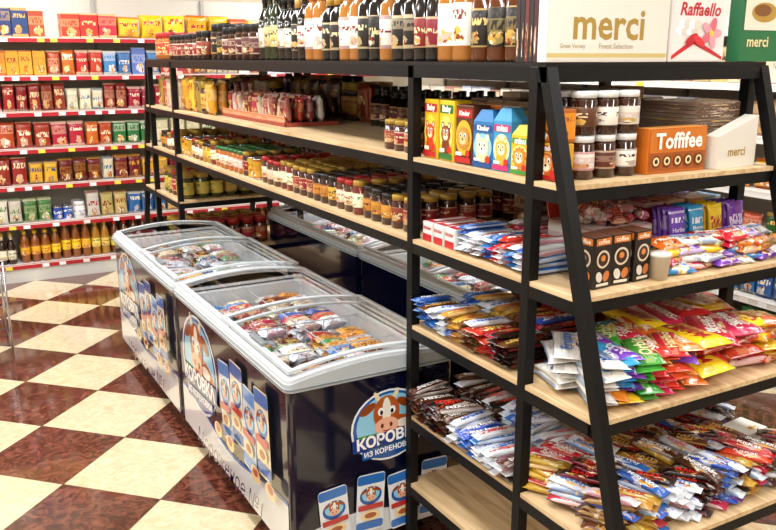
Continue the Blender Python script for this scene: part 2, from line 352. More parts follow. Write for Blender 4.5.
# ---------------------------------------------------------------- display shelf (A-frame rack)
W=.92; ZT=1.875; YA,YB,YE=.655,3.715,4.37
LV=[.30,.584,.944,1.268,1.562]
SL=.30
def sx(z): return (ZT-z)*SL
g=MB('display_shelf'); BP=P('#060607'); WP=P('#d8b27c')
def bx(mb,x0,x1,y0,y1,z0,z1,pal,mat,b=0.0): mb.add(box(x1-x0,y1-y0,z1-z0,b,mat),X((x0+x1)/2,(y0+y1)/2,z0),pal)
tb=.036
for x in (0,W-tb):
    for y in (0,YA,YB,YE-tb):
        bx(g,x,x+tb,y,y+tb,0,ZT,BP,METAL,.002)
    for sgn,y0 in ((-1,-.002),(1,YE+.002)):
        y1=y0+sgn*SL*ZT; q=sgn*tb
        pts=[(x,y0,ZT),(x+tb,y0,ZT),(x+tb,y0+q,ZT),(x,y0+q,ZT),(x,y1,0),(x+tb,y1,0),(x+tb,y1+q,0),(x,y1+q,0)]
        g.add(T(pts,[(0,1,2,3),(4,5,6,7),(0,1,5,4),(1,2,6,5),(2,3,7,6),(3,0,4,7)],[0]*6,[METAL]*6,[(.5,.5)]*24,[False]*6),None,BP)
def rect_frame(y0,y1,z1,h=.036):
    bx(g,.001,tb-.001,y0,y1,z1-h,z1,BP,METAL); bx(g,W-tb+.001,W-.001,y0,y1,z1-h,z1,BP,METAL)
rect_frame(-.038,YE+.04,ZT+.001,.042)
for y in (-.038,YA,YB,YE): bx(g,0,W,y,y+tb,ZT-.041,ZT+.0005,BP,METAL)
bx(g,.002,W-.002,-.03,YE+.03,ZT+.001,ZT+.012,P('#1b1714'),METAL)
for i,z in enumerate(LV):
    s=sx(z)+tb*.8
    spans=[(-s,YE+s)] if i>=3 else [(-s,YA+tb),(YB,YE+s)]
    for a,b_ in spans:
        rect_frame(a+.002,b_-.002,z-.014)
        bx(g,.003,W-.003,a,b_,z-.014,z,WP,WOOD)
        for y in ([a] if a<0 else [])+([b_-tb] if b_>YE else [])+[0,YA,YB,YE-tb]:
            if a-.001<=y<=b_-tb+.001: bx(g,.001,W-.001,y+.0015,y+tb-.0015,z-.05,z-.0145,BP,METAL)
g.done()
# ---------------------------------------------------------------- freezers
FL,FD=1.43,.70
def rr_pts(x0,x1,y0,y1,r,m=9,k=4):
    cs=[(x1-r,y1-r,0),(x0+r,y1-r,90),(x0+r,y0+r,180),(x1-r,y0+r,270)]
    P_=[]
    for i,(cx,cy,a0) in enumerate(cs):
        arc=[(cx+r*math.cos(math.radians(a0+90*j/k)),cy+r*math.sin(math.radians(a0+90*j/k))) for j in range(k+1)]
        P_+=arc
        nx=cs[(i+1)%4]; a1=nx[2]; q=(nx[0]+r*math.cos(math.radians(a1)),nx[1]+r*math.sin(math.radians(a1))); p=arc[-1]
        P_+=[(p[0]+(q[0]-p[0])*j/m,p[1]+(q[1]-p[1])*j/m) for j in range(1,m)]
    return P_
def ring(mb,po,pi_,zb,zt,co,ci,ct,mato,mati):
    n=len(po); V=[(x,y,zb) for x,y in po]+[(x,y,zt(x)) for x,y in po]+[(x,y,zt(x)) for x,y in pi_]+[(x,y,zb) for x,y in pi_]
    F=[];S=[];M=[]
    for i in range(n):
        j=(i+1)%n
        F+= [(i,j,n+j,n+i),(2*n+i,2*n+j,3*n+j,3*n+i),(n+i,n+j,2*n+j,2*n+i),(3*n+i,3*n+j,j,i)]
        S+=[0,1,2,0]; M+=[mato,mati,mati,mato]
    mb.add(T(V,F,S,M,[(.5,.5)]*(4*len(F)),[False]*len(F)),None,[(co,co),(ci,ci),(ct,ct)])
ICE=[('#f2f4f8','#2260b0'),('#c0302a','#f5e6c8'),('#2a66b8','#ffffff'),('#efe3c0','#8a3a1c'),('#6a2c18','#e9c26a'),('#f2f2f2','#d22a3a'),('#2f8a4a','#f5f0d0'),('#e8a83a','#7a1c14'),('#dce6f2','#c02a30'),('#a81c20','#f4e8d8')]
def freezer(x0,y0,flip,seed):
    mb=MB('chest_freezer'); NV=C('#070b24'); WT=C('#dde2e5'); GR=C('#b4bbbf')
    rnd=random.Random(seed)
    H1=.752;H2=.795
    po=rr_pts(0,FD,0,FL,.025); pi_=rr_pts(.045,FD-.045,.045,FL-.045,.02)
    ring(mb,po,pi_,.085,lambda x:H1,NV,WT,WT,GLOSS,PLAIN)
    arch=lambda x:.038*math.sin(math.pi*min(max(x/FD,0),1))**.9 if 0<x<FD else 0
    ri=rr_pts(.035,FD-.035,.035,FL-.035,.02)
    rm=rr_pts(-.012,FD+.012,-.012,FL+.012,.035)
    ring(mb,rm,ri,H1,lambda x:H2-.012+arch(x),GR,WT,GR,PLAIN,PLAIN)
    ring(mb,rr_pts(-.005,FD+.005,-.005,FL+.005,.032),ri,H2-.012,lambda x:H2+arch(x),C('#d2d7da'),WT,C('#d2d7da'),PLAIN,PLAIN)
    ring(mb,rr_pts(-.015,FD+.015,-.015,FL+.015,.035),ri,H1+.008,lambda x:H1+.015,C('#7d868c'),WT,GR,PLAIN,PLAIN)
    def arched(xa,xb,ya,yb,zo,th,pal,mat,n=10):
        V=[];F=[]
        for i in range(n+1):
            x=xa+(xb-xa)*i/n; z=H2+arch(x)+zo
            V+=[(x,ya,z),(x,yb,z),(x,yb,z+th),(x,ya,z+th)]
        if mat==GLASS:
            for i in range(n): F.append((4*i+3,4*i+2,4*i+6,4*i+7)[::-1])
        else:
            for i in range(n):
                a=4*i
                for q in range(4): F.append((a+q,a+(q+1)%4,a+4+(q+1)%4,a+4+q))
            F+=[(0,1,2,3),(4*n+3,4*n+2,4*n+1,4*n)]
        mb.add(T(V,F,[0]*len(F),[mat]*len(F),[(.5,.5)]*(4*len(F)),[mat==GLASS]*len(F)),None,pal)
    FR=P('#c4cbcf')
    for ya,yb,zo in ((.02,.76,.014),(.66,FL-.02,.003)):
        th=.009
        arched(.02,FD-.02,ya+.001,ya+.024,zo,th,FR,PLAIN); arched(.02,FD-.02,yb-.024,yb-.001,zo,th,FR,PLAIN)
        arched(.012,.032,ya,yb,zo-.001,th+.003,FR,PLAIN,2); arched(FD-.032,FD-.012,ya,yb,zo-.001,th+.003,FR,PLAIN,2)
        arched(.03,FD-.03,ya+.023,yb-.023,zo+.002,.004,P('#ffffff'),GLASS,14)
    bx(mb,.02,.045,.30,.44,H2+.034,H2+.046,P('#7b8286'),PLAIN,.003)
    WR=P('#c8cdd0')
    for yy in (.38,.72,1.06):
        bx(mb,.047,FD-.047,yy,yy+.004,.742,.746,WR,PLAIN)
        for q in range(13): bx(mb,.07+q*.045,.0725+q*.045,yy,yy+.003,.60,.743,WR,PLAIN)
    bx(mb,.345,.349,.047,FL-.047,.742,.746,WR,PLAIN)
    cells=[(.055,.375),(.39,.715),(.73,1.055),(1.07,FL-.055)]
    for ci,(ca,cb) in enumerate(cells):
        for k in range(2):
            xc=.197+k*.305; kind=rnd.randint(0,2)
            for layer in range(4):
                nn=4 if kind==1 else 5
                for q in range(nn):
                    for h in (0,1) if kind!=1 else (0,):
                        c=rnd.choice(ICE) if rnd.random()<.3 else ICE[(ci*3+k*2+seed*2+q//2)%len(ICE)]
                        z=.57+layer*.032+rnd.uniform(0,.012)
                        dx=(0 if kind==1 else -.068+.136*h)+rnd.uniform(-.01,.01)
                        M_=X(xc+dx,ca+.04+(cb-ca-.08)*(q+.5)/nn+rnd.uniform(-.008,.008),z,rnd.uniform(-.25,.25),rnd.uniform(-.22,.22),rnd.uniform(-.15,.15))
                        if kind==1: mb.add(pillow(.22,.095,.04,.012,False,FOIL,.1),M_,P(c))
                        else: mb.add(pillow(.125,.07,.035,.01,False,FOIL,.1),M_,P(c))
    bx(mb,.047,FD-.047,.047,FL-.047,.09,.58,P('#b5bdc2'),PLAIN)
    for cx in (.08,FD-.08):
        for cy in (.12,FL-.12):
            w_=lathe([(0,-.012),(.032,-.012),(.034,-.008),(.034,.008),(.032,.012),(0,.012)],[0]*5,[PLAIN]*5,16)
            mb.add(w_,X(cx,cy,.034,0,0,math.pi/2),P('#1a1a1a')); bx(mb,cx-.02,cx+.02,cy-.03,cy+.03,.066,.09,P('#777c80'),PLAIN)
    d=Decal(mb,(0,FL,0),(0,-1,0),(0,0,1),GLOSS)
    lo,hi=.03,FL-.03; n=30
    wf=lambda t:.29-.06*math.sin(t*math.pi*.95)+.02*math.sin(t*9)
    wav=[(lo+(hi-lo)*i/n,wf(i/n)) for i in range(n+1)]
    d.band([(x,y+.014) for x,y in wav],.09,'#2a6fc4'); d.band(wav,.09,'#dfe3e8')
    cowlogo(d,.34,.49,.54,.48,.0)
    for i,(px,rot,c,b2) in enumerate(((.74,.1,'#cfdff2','#3a7fca'),(.90,0,'#e9e2d2','#2260b0'),(1.06,-.06,'#c4d8ee','#4a90d8'),(1.22,.05,'#e9dcc0','#2b6fc0'))):
        icepack(d,px,.48+(.03 if i%2 else -.02),.145,.36,rot,c,b2)
    for px in (.68,.84,1.14,1.3): d.ell(px,.31,.05,.035,'#e8c88a'); d.ell(px,.32,.03,.02,'#b5483a')
    d.txt('Мороженое №1',.78,.165,.1,'#1c2f6c',0.02,width=.86,bold=0,shear=.35)
    d=Decal(mb,(0,0,0),(1,0,0),(0,0,1),GLOSS)
    d.band([(.03+(FD-.06)*i/20,.17+.035*math.sin(i/20*4.5)) for i in range(21)],.09,'#d9dde2')
    cowlogo(d,.41,.54,.33,.29,0)
    for i,px in enumerate((.17,.32,.46,.60)): icepack(d,px,.22+.02*(i%2),.12,.24,(.08,-.05)[i%2])
    if flip: mb.done((x0+FD,y0+FL,0),math.pi)
    else: mb.done((x0,y0,0))
freezer(-.47,.715,False,1); freezer(-.47,2.175,False,2)
freezer(.69,.95,True,3); freezer(.69,2.41,True,4)
# ---------------------------------------------------------------- product rows
def put(mb,kind,w_,d_,h_,pal,M_,first=True):
    if kind=='box': mb.add(box(w_*.97,d_,h_,.0015 if first else 0),M_,pal)
    elif kind=='bag': mb.add(pillow(h_,round(w_*.98,4),round(d_*.9,4),.012,True,FOIL,.2),M_,pal)
    else:
        h0,r0=REF[kind]; mb.add(bottle(kind),M_@Matrix.Diagonal((w_/2/r0*.97,w_/2/r0*.97,h_/h0,1)),pal)
def row(mb,x0,x1,y,z,specs,deep=2,run=(1,4),jit=.05,hs=1.0):
    x=x0
    while x<x1:
        kind,w_,d_,h_,pal=R.choice(specs); hh=h_*R.uniform(.88,1.06)*hs
        for k in range(R.randint(*run)):
            if x+w_>x1: return
            for q in range(deep):
                put(mb,kind,w_,d_,round(hh,3),pal,X(x+w_/2,y+d_/2+.01+q*(d_+.008)+R.uniform(0,.02),z+.0005,R.uniform(-jit,jit),0,R.uniform(-.03,.03) if kind=='bag' else 0),q==0)
            x+=w_+.002
        x+=.004
def rowy(mb,x,y0,y1,z,specs,deep=2,run=(1,3),gap=.004,jit=.08):
    y=y0
    while y<y1:
        kind,w_,d_,h_,pal=R.choice(specs); hh=h_*R.uniform(.93,1.05)
        for k in range(R.randint(*run)):
            if y+w_>y1: return
            for q in range(deep):
                put(mb,kind,w_,d_,hh,pal,X(x+d_/2+q*(d_+.006)+R.uniform(0,.008),y+w_/2,z+.0005,-math.pi/2+R.uniform(-jit,jit)),q==0)
            y+=w_+gap
# ---------------------------------------------------------------- grocery shelving along the walls
LZ=[.16,.51,.84,1.15,1.46,1.755,2.065]
def wall_shelf(name,x0,x1,y0,depth,loc=(0,0,0),rz=0,rail='#b01c28'):
    mb=MB(name)
    bx(mb,x0,x1,y0+.0,y0+depth,0,.13,P('#d0cfca'),PLAIN); bx(mb,x0,x1,y0+depth-.02,y0+depth,.0,2.42,P('#cfcabf'),PLAIN)
    for z in LZ:
        bx(mb,x0+.001,x1-.001,y0+.002,y0+depth-.02,z-.03,z,P('#cfccc6'),PLAIN)
        bx(mb,x0,x1,y0-.012,y0+.003,z-.042,z-.002,P(rail),PLAIN)
        bx(mb,x0,x1,y0-.014,y0-.011,z-.01,z-.004,P('#e0d4cc'),PLAIN)
        x=x0+.1
        while x<x1-.1:
            bx(mb,x,x+.055,y0-.017,y0-.012,z-.04,z-.012,P(R.choice(['#f0f0ee','#e8e0d8','#f4f4f4','#e8d84a'])),PLAIN); x+=R.uniform(.1,.3)
    x=x0
    while x<=x1+.01:
        bx(mb,x-.015,x+.015,y0+depth-.05,y0+depth-.015,0,2.42,P('#a8a8a4'),PLAIN); x+=1.0
    return mb.done(loc,rz)
def pk(*cs,kind='bag',w_=.12,d_=.055,h_=.2): return [(kind,round(w_+R.uniform(-.015,.015),3),d_,round(h_*R.uniform(.9,1.05),3),P(c)) for c in cs]
SOY=P('#1e0b05',('#d8b050','#7a1510'),'#b01414'); BEER=P('#3a1806',('#c8a040','#6a1510'),'#c8a030'); OIL=P('#8a4a10',('#e8c020','#b01818'),'#e2b52a'); SOL=P('#b07818',('#e8d060','#1f6a2a'),'#e0b820')
BASE_L=[('beer',.07,.07,.29,BEER),('beer',.07,.07,.28,SOY),('oil',.08,.08,.30,SOY),('oil',.08,.08,.29,P('#4a2008',('#d8b848','#8a1510'),'#d8b030')),('beer',.07,.07,.29,P('#2a1206',('#e8e0c8','#1a5a2a'),'#d8b040'))]
BASE_R=[('oil',.082,.082,.31,OIL),('oil',.08,.08,.30,SOL),('oil',.082,.082,.30,P('#6a3a10',('#d8c860','#8a1a14'),'#c81c18'))]
MIX=pk(('#e4d8b8','#2a6a9a'),('#d8a828','#2a3a7a'),('#3a6aa8','#f0e8d0'),('#b84a1c','#f4e8c0'),w_=.11,h_=.19)
L1=pk(('#d8d2c0','#3a7a2a'),('#2a5a9a','#e8e0c0'),('#c8b070','#8a2a1a'),('#3d7a3a','#f0e8c0'),('#8a5a30','#f0e0c0'),('#d4d0c4','#b02a28'),('#b03828','#f0e0c0'),h_=.19,w_=.11)+[('can',.08,.08,.11,P('#b0b0b0',('#2a58a8','#ffffff'),'#d8d8d8')),('bigjar',.11,.11,.13,P('#e8e4dc',('#e8e8e4','#2a58a8'),'#f0f0f0'))]
L2=pk(('#8a1c1c','#f0d8b0'),('#6a1616','#d8a840'),('#a82a24','#f4e4cc'),('#6a3818','#e8d0a0'),('#c0401c','#f0d8a0'),('#e0d4bc','#8a2a1a'),w_=.13)+pk(('#c89a20','#a01818'),('#d8a828','#b82018'),kind='box',w_=.13,h_=.2)+MIX[:2]
L3=pk(('#1f502a','#e8d8a0'),('#7a1a1a','#e8c880'),('#2a6a3a','#f0e8d0'),('#e4dccc','#a02020'),('#1c4a20','#d8b860'),('#a83020','#f0e0c0'),('#d8cca8','#2a6a2a'),w_=.13)+MIX[1:]
L4=pk(('#981a18','#f0e0c8'),('#7a1412','#d8b060'),('#b82820','#f8f0e8'),('#8a1e18','#e8c8a0'),('#c8402a','#f0e0c0'),w_=.11,h_=.19)+pk(('#d8d0c0','#8a1c1c'),kind='box',w_=.10,h_=.18)+MIX[:1]
L5=pk(('#a82020','#f0e0c0'),('#e4dece','#204a9a'),('#283a7a','#d8b040'),('#d09020','#8a1a14'),('#e0e0dc','#b02020'),('#1a1a30','#d8a840'),('#5a7ab8','#f0f0f0'),kind='box',w_=.11,h_=.2)+MIX
L6=pk(('#1c2c5c','#d8a830'),('#983020','#e8c880'),('#dcd0bc','#7a2a1a'),('#c89828','#2a3a8a'),('#3a1a14','#d8a850'),('#2a4a8a','#e8d8b0'),kind='box',w_=.13,h_=.23)
L6R=[('bag',.2,.07,.2,P(('#e0b018','#b01820'))),('bag',.2,.07,.19,P(('#e8c030','#a81c24'))),('bag',.19,.07,.21,P(('#c82a28','#f0d080'))),('box',.15,.07,.2,P(('#c83828','#f0d890')))]
YS=5.77
wall_shelf('grocery_shelving',-3.0,2.68,YS,.45)
def stage(x0,x1,z,name,specs,y=YS,loc=(0,0,0),rz=0,**k):
    mb=MB(name); row(mb,x0,x1,y+.015,z,specs,**k); mb.done(loc,rz)
stage(-2.9,-.85,LZ[0],'beer_bottles',BASE_L); stage(-.84,2.4,LZ[0],'oil_bottles',BASE_R+BASE_L[:1])
for i,(nm,sp,h) in enumerate((('grocery_packets',L1,1.12),('snack_bags',L2,1.12),('coffee_bags',L3,1.14),('tea_packs',L4,1.15),('tea_boxes',L5,1.12))): stage(-2.9,2.6,LZ[i+1],nm,sp,hs=h,run=(1,3))
stage(-2.9,-.35,LZ[6],'cereal_boxes',L6,run=(1,3)); stage(-.34,2.6,LZ[6],'cookie_packs',L6R,run=(1,3))
LOC=(2.72,5.2,0); RZ=-math.pi/2
wall_shelf('grocery_shelving',0,7.0,0,.45,LOC,RZ,rail='#dcd8d0')
RB=pk(('#d8d0c0','#7a5a3a'),('#c8b898','#8a2a1a'),('#e0dcd4','#2a5a9a'),('#b89868','#4a2a14'),kind='box',w_=.14,h_=.2)
for i,(nm,sp) in enumerate((('juice_cartons',pk(('#2a7a3a','#f0e8c0'),('#c87020','#f0e0c0'),('#e8e0d0','#a02020'),kind='box',w_=.1,h_=.25)),('grocery_packets',L1),('snack_bags',L3),('cookie_packs',RB+L6R[:1]),('cereal_boxes',RB),('tea_boxes',RB+L5[:2]),('cereal_boxes',RB))):
    stage(.05,6.9,LZ[i],nm,sp,y=0,loc=LOC,rz=RZ,deep=1)
# ---------------------------------------------------------------- goods on the display shelf: top
TZ=ZT+.0125
def ygoods(name,*a,**k):
    mb=MB(name); rowy(mb,*a,**k); mb.done()
WD=lambda l,c,g='#0d0806':P(g,l,c)
BT=[('wine',.078,.078,.32,WD(('#e4dcc8','#301010'),'#101010')),('wine',.078,.078,.31,WD(('#d8d4cc','#8a1818'),'#8a1414')),('sq',.08,.08,.28,WD(('#1a1612','#e0d0a0'),'#a88030')),('wine',.074,.074,.33,WD(('#c8b880','#2a2a10'),'#182010','#20280a')),('wine',.075,.075,.32,P('#6a2814',('#ece6d8','#a01818'),'#a8a8a0')),('beer',.07,.07,.3,WD(('#8a1a1a','#e8d8a8'),'#c8a040')),('wine',.074,.074,.31,P('#141008',('#141210','#c8b070'),'#141414')),('sq',.08,.08,.3,P('#a86a2a',('#ece6d8','#7a1818'),'#b82018'))]
ygoods('wine_bottles',.03,.42,2.25,TZ,BT,deep=3,run=(1,2))
ygoods('sauce_bottles',.03,.14,.41,TZ,[('sq',.085,.085,.27,WD(('#15120e','#d8c890'),'#0c0c0c')),('sq',.085,.085,.27,P('#5a2a0c',('#201810','#d8b870'),'#101010'))],deep=3,run=(1,2))
ygoods('coffee_jars',.03,2.28,3.05,TZ,[('bigjar',.1,.1,.19,P('#2a1408',('#141414','#d8b060'),'#0e0e0e')),('bigjar',.1,.1,.18,P('#3a1c0c',('#5a1c1c','#f0e0c0'),'#151515'))],deep=3)
ygoods('spice_jars',.03,3.1,4.3,TZ,[('bigjar',.085,.085,.17,P('#a86020',('#b82818','#f4e080'),'#a82020')),('bigjar',.085,.085,.18,P('#b88020',('#d8c8a0','#2a6a2a'),'#c89018')),('bigjar',.085,.085,.16,P('#3a1c0c',('#8a2a18','#f0e0c0'),'#151515')),('box',.11,.07,.17,P(('#d8b020','#b81818')))],deep=3)
def cbox(name,x0,x1,y0,d_,h_,z,col,pal2,fn):
    mb=MB(name); mb.add(box(x1-x0,d_,h_,.002,PLAIN),X((x0+x1)/2,y0+d_/2,z),P(col,col,pal2))
    D=Decal(mb,(x0,y0,z),(1,0,0),(0,0,1)); fn(D,x1-x0,h_); mb.done()
def f_merci(d,w,h):
    d.rrect(w*.5,h*.5,w*.985,h*.96,.004,'#e4dfd4'); d.rrect(w*.5,h*.055,w*.985,.012,.002,'#cdb878')
    d.txt('merci',w*.49,h*.30,.1,'#a8873a',width=w*.58,bold=.02); 
    d.txt('Finest Selection',w*.55,h*.13,.02,'#9a8a5a',width=w*.28,bold=0); d.txt('Great Variety',w*.2,h*.13,.02,'#9a8a5a',width=w*.2,bold=0)
    for i in range(6): d.rrect(w*(.12+.155*i),h*.78,w*.12,h*.24,.004,['#6a3a1c','#c8902e','#8a1c24','#2a5a3a','#4a2412','#b8742a'][i])
cbox('chocolate_gift_box',-.005,.455,-.034,.035,.33,TZ,'#e9e4da','#e0d8c8',f_merci)
def f_raf(d,w,h):
    d.rrect(w*.5,h*.5,w*.97,h*.97,.004,'#ece4e0'); d.txt('Raffaello',w*.5,h*.5,.04,'#c01c2c',width=w*.75,shear=.2,bold=.03)
    d.poly([(w*.03,.006),(w*.42,h*.17),(w*.42,h*.23),(w*.03,h*.06)],'#c8202c'); d.poly([(w*.42,h*.17),(w*.97,.006),(w*.97,h*.05),(w*.42,h*.23)],'#c8202c')
    for i in range(8): d.ell(w*(.14+.09*(i%4)+.04*(i//4)),h*(.30+.06*(i//4)),w*.06,w*.06,['#ffffff','#ded4c8'][i%2])
    for a in range(5): d.ell(w*.72+w*.1*math.cos(a*1.257),h*.28+w*.1*math.sin(a*1.257),w*.1,w*.055,['#e8a0ac','#d86878'][a%2],a*1.257)
    d.ell(w*.72,h*.28,w*.04,w*.04,'#e8c850'); d.ell(w*.36,h*.22,w*.12,w*.05,'#c01c28',.5); d.ell(w*.50,h*.20,w*.12,w*.05,'#d8303a',-.5)
cbox('coconut_candy_box',.465,.70,-.034,.06,.30,TZ,'#eee8e4','#e8e0dc',f_raf)
def f_green(d,w,h):
    d.rrect(w*.5,h*.62,w*.9,h*.6,.003,'#e4dcc8'); d.txt('merci',w*.4,h*.2,.03,'#e8d8a0',width=w*.5); d.ell(w*.5,h*.5,w*.3,h*.1,'#b08a34'); d.ell(w*.45,h*.52,w*.2,h*.06,'#7a4a1c')
cbox('mint_chocolate_box',.775,.98,-.034,.05,.30,TZ,'#1c6a3c','#1c6a3c',f_green)
mb=MB('book_stack')
for i in range(5): mb.add(box(.25,.018,.25,.001,CARD),X(.13,.012+i*.0195+.011,TZ),P(['#3a1016','#151515','#5a1a1e','#101014','#2a1416'][i]))
mb.done()
# ---------------------------------------------------------------- level 5
Z=LV[4]
mb=MB('baby_food_boxes')
def animal_box(y,w_,h_,col,fc,sty,x=.04,dd=.07,rz=0,face='lion',bgc=None):
    M_=X(x+dd/2,y+w_/2,Z+.0005,-math.pi/2+rz)
    if sty:
        a=w_*.485;b_=dd/2;h1=h_*.80
        V=[(-a,-b_,0),(a,-b_,0),(a,b_,0),(-a,b_,0),(-a,-b_,h1),(a,-b_,h1),(a,b_,h1),(-a,b_,h1),(-a*.55,-b_*.6,h_),(a*.55,-b_*.6,h_),(a*.55,b_*.6,h_),(-a*.55,b_*.6,h_)]
        F=[(3,2,1,0),(0,1,5,4),(1,2,6,5),(2,3,7,6),(3,0,4,7),(4,5,9,8),(5,6,10,9),(6,7,11,10),(7,4,8,11),(8,9,10,11)]
        mb.add(T(V,F,[0]*10,[PLAIN]*10,[(.5,.5)]*40,[False]*10),M_,P(col)); hh=h1
    else: mb.add(box(w_*.97,dd,h_,.003,PLAIN),M_,P(col,col,col)); hh=h_
    fw=M_.to_3x3()
    d=Decal(mb,M_@Vector((-w_/2,-dd/2,0)),fw@Vector((1,0,0)),Vector((0,0,1)))
    d.rrect(w_*.5,hh*.86,w_*.9,hh*.14,.005,fc[2]); d.txt(['Kinder','BEBI','Baby','miau'][R.randint(0,3)],w_*.5,hh*.86,.02,'#f8f4e8',width=w_*.6,bold=.04)
    cy=hh*.45
    if bgc: d.ell(w_*.5,cy,w_*.45,hh*.3,bgc)
    if face=='lion':
        for k in range(12): a=k*.5236; d.ell(w_*.5+w_*.3*math.cos(a),cy+w_*.3*math.sin(a),w_*.1,w_*.08,fc[0],a)
    else:
        for q in (.27,.73): d.ell(w_*q,cy+w_*.3,w_*.11,w_*.13,fc[0]); d.ell(w_*q,cy+w_*.3,w_*.06,w_*.08,fc[1])
        d.ell(w_*.5,cy-hh*.2,w_*.28,hh*.13,fc[0])
    d.ell(w_*.5,cy,w_*.32,w_*.3,fc[0]); d.ell(w_*.5,cy,w_*.25,w_*.24,fc[3])
    d.ell(w_*.5,cy-w_*.1,w_*.16,w_*.11,fc[1])
    for q in (.38,.62): d.ell(w_*q,cy+w_*.09,w_*.065,w_*.08,'#ffffff'); d.ell(w_*q,cy+w_*.08,w_*.035,w_*.05,'#101010')
    d.ell(w_*.5,cy-w_*.04,w_*.05,w_*.035,'#301010'); d.rrect(w_*.5,hh*.08,w_*.9,hh*.1,.003,fc[2]); d.rrect(w_*.3,hh*.18,w_*.34,hh*.06,.002,'#f4f0e0'); d.ell(w_*.8,hh*.2,w_*.12,w_*.12,'#c82a20')
for y,w_,h_,c,fc,s_,fa,bg in ((.555,.09,.20,'#e4b41c',('#c8401c','#f4e0b0','#b02020','#d8602a'),0,'bear','#f0d040'),(.455,.095,.20,'#e8c024',('#7a3a18','#f4e8c0','#2a6a2a','#a8602a'),0,'bear','#f4e070'),(.355,.095,.19,'#5a2a14',('#c88a3a','#e8c890','#b01c1c','#e0a850'),0,'lion','#e0b030'),(.25,.10,.18,'#2a72ac',('#e0d0a0','#ffffff','#1a4a8a','#f0e0b8'),1,'bear','#8ac8e0'),(.16,.085,.19,'#3a90c0',('#e8a83a','#fff4d0','#c02a6a','#f0c060'),1,'bear','#c8e4b0'),(.075,.08,.145,'#dcb41c',('#e8862a','#fff0c8','#3a8a3a','#f0a850'),1,'lion','#f4e890')):
    animal_box(y,w_,h_,c,fc,s_,rz=R.uniform(-.1,.1),face=fa,bgc=bg)
animal_box(-.058,.10,.105,'#d8a020',('#c85a1c','#fff0d0','#b01c1c','#e8a050'),0,x=.04,dd=.055,face='bear',bgc='#f0d870')
bx(mb,.04,.098,-.055,.04,Z+.108,Z+.20,P(('#d8961c','#7a2a14')),CARD,.002)
for k in range(4): mb.add(box(.09,.07,.19,0,CARD),X(.16,.27+k*.095,Z+.0005,-math.pi/2),P(R.choice([('#d8b020','#3a6ab8'),('#c85a20','#f0e0b0')])))
for k in range(4): mb.add(box(.09,.07,.20,0,CARD),X(.24,.27+k*.095,Z+.0005,-math.pi/2),P(('#5a3a28','#c8b090')))
mb.done()
GLD='#a5822a'; DK='#17120e'
JL=[P('#5a2410',('#b02a20','#f4e0b0'),GLD),P('#6a1c10',('#e8e0c0','#2a7a2e'),'#a8842c'),P('#a88020',('#d8b83a','#8a1c14'),DK),P('#4a2a12',('#e0d6bc','#a02020'),'#a01b1c'),P('#4a5218',('#d8d0a8','#2a5a2a'),'#c8c8c0'),P('#5a1a0e',('#d8a828','#901818'),DK),P('#a85a18',('#e4dfd0','#c84818'),'#2a6a3a'),P('#38140c',('#8a2418','#f0d8a8'),GLD),P('#2c120a',('#c89030','#3a1a10'),DK),P('#7a4412',('#f0e8d0','#7a1c14'),GLD)]
ygoods('preserve_jars',.04,.74,1.02,Z,[('jar',.075,.075,.12,JL[7]),('jar',.075,.075,.12,JL[3]),('jar',.075,.075,.12,JL[8])],deep=3)
ygoods('sauce_bottles',.52,.74,2.0,Z,[('jar',.08,.08,.15,P('#1a0a06',('#3a1c10','#a08050'),'#1a1210')),('sq',.085,.085,.21,P('#140805',('#4a2a14','#b8a070'),'#141010')),('sq',.085,.085,.19,P('#140805',('#5a1a14','#d8c090'),'#141010'))],deep=3)
mb=MB('candy_tray')
bx(mb,.1,.40,2.05,3.0,Z+.001,Z+.02,P('#a84a38'),PLAIN); bx(mb,.1,.105,2.05,3.0,Z+.001,Z+.05,P(('#c86a40','#f4e0c0')),CARD)
for i in range(96): mb.add(pillow(.13,.045,.035,.01,True,FOIL,.1),X(.135+.06*(i%4),2.08+.037*(i//4),Z+.02,-1.57+R.uniform(-.2,.2),R.uniform(-.15,.15)),P(R.choice([('#982a28','#e4e0d8'),('#d8d0c8','#a8302a'),('#b01c2c','#e8c880'),('#a86a5a','#a81c1c'),('#7a2018','#e0c890'),('#c8b8a0','#7a3020')])))
mb.done()
BAGY=[('bag',.14,.06,.22,P(('#d8a830','#b02018'))),('bag',.13,.06,.21,P(('#d08a20','#fff0c0'))),('bag',.14,.06,.2,P(('#a83020','#f8e8a0'))),('bag',.13,.06,.23,P(('#8a6a2a','#3a1a0a'))),('bigjar',.09,.09,.2,P('#3a1c0c',('#c8a040','#8a1a14'),'#a88a30')),('box',.1,.06,.2,P(('#d8c8a8','#7a2a1a')))]
ygoods('pasta_bags',.04,3.05,4.3,Z,BAGY,deep=2,run=(1,2))
ygoods('pasta_bags',.58,2.1,4.3,Z,BAGY+[('bag',.14,.06,.23,P(('#3a1a0c','#c89040')))],deep=3,run=(1,3))
ygoods('snack_bags',.43,3.05,4.3,Z,BAGY,deep=1)
def jar_grid(name,xs,ys,z,layers,pals):
    mb=MB(name)
    for l in range(layers):
        for y in ys:
            for x in xs:
                mb.add(bottle('jar'),X(x,y,z+.0005+l*.1235,R.uniform(0,6))@Matrix.Diagonal((1.08,1.08,1,1)),pals[(l+int(x*50))%len(pals)])
    mb.done()
jar_grid('chocolate_spread_jars',[.15,.232,.315],[-.025,.055,.135],Z,2,[P('#32160a',('#e8e0d4','#3a1c10'),'#e4e4e0'),P('#3a1a0c',('#e4dcd0','#a81c20'),'#e4e4e0'),P('#34180a',('#5a2a18','#e0c8a0'),'#e0dfdc')])
mb=MB('caramel_candy_box'); mb.add(box(.25,.05,.135,.002,PLAIN),X(.495,-.045,Z+.0005),P('#c86a18','#c86a18','#d89040'))
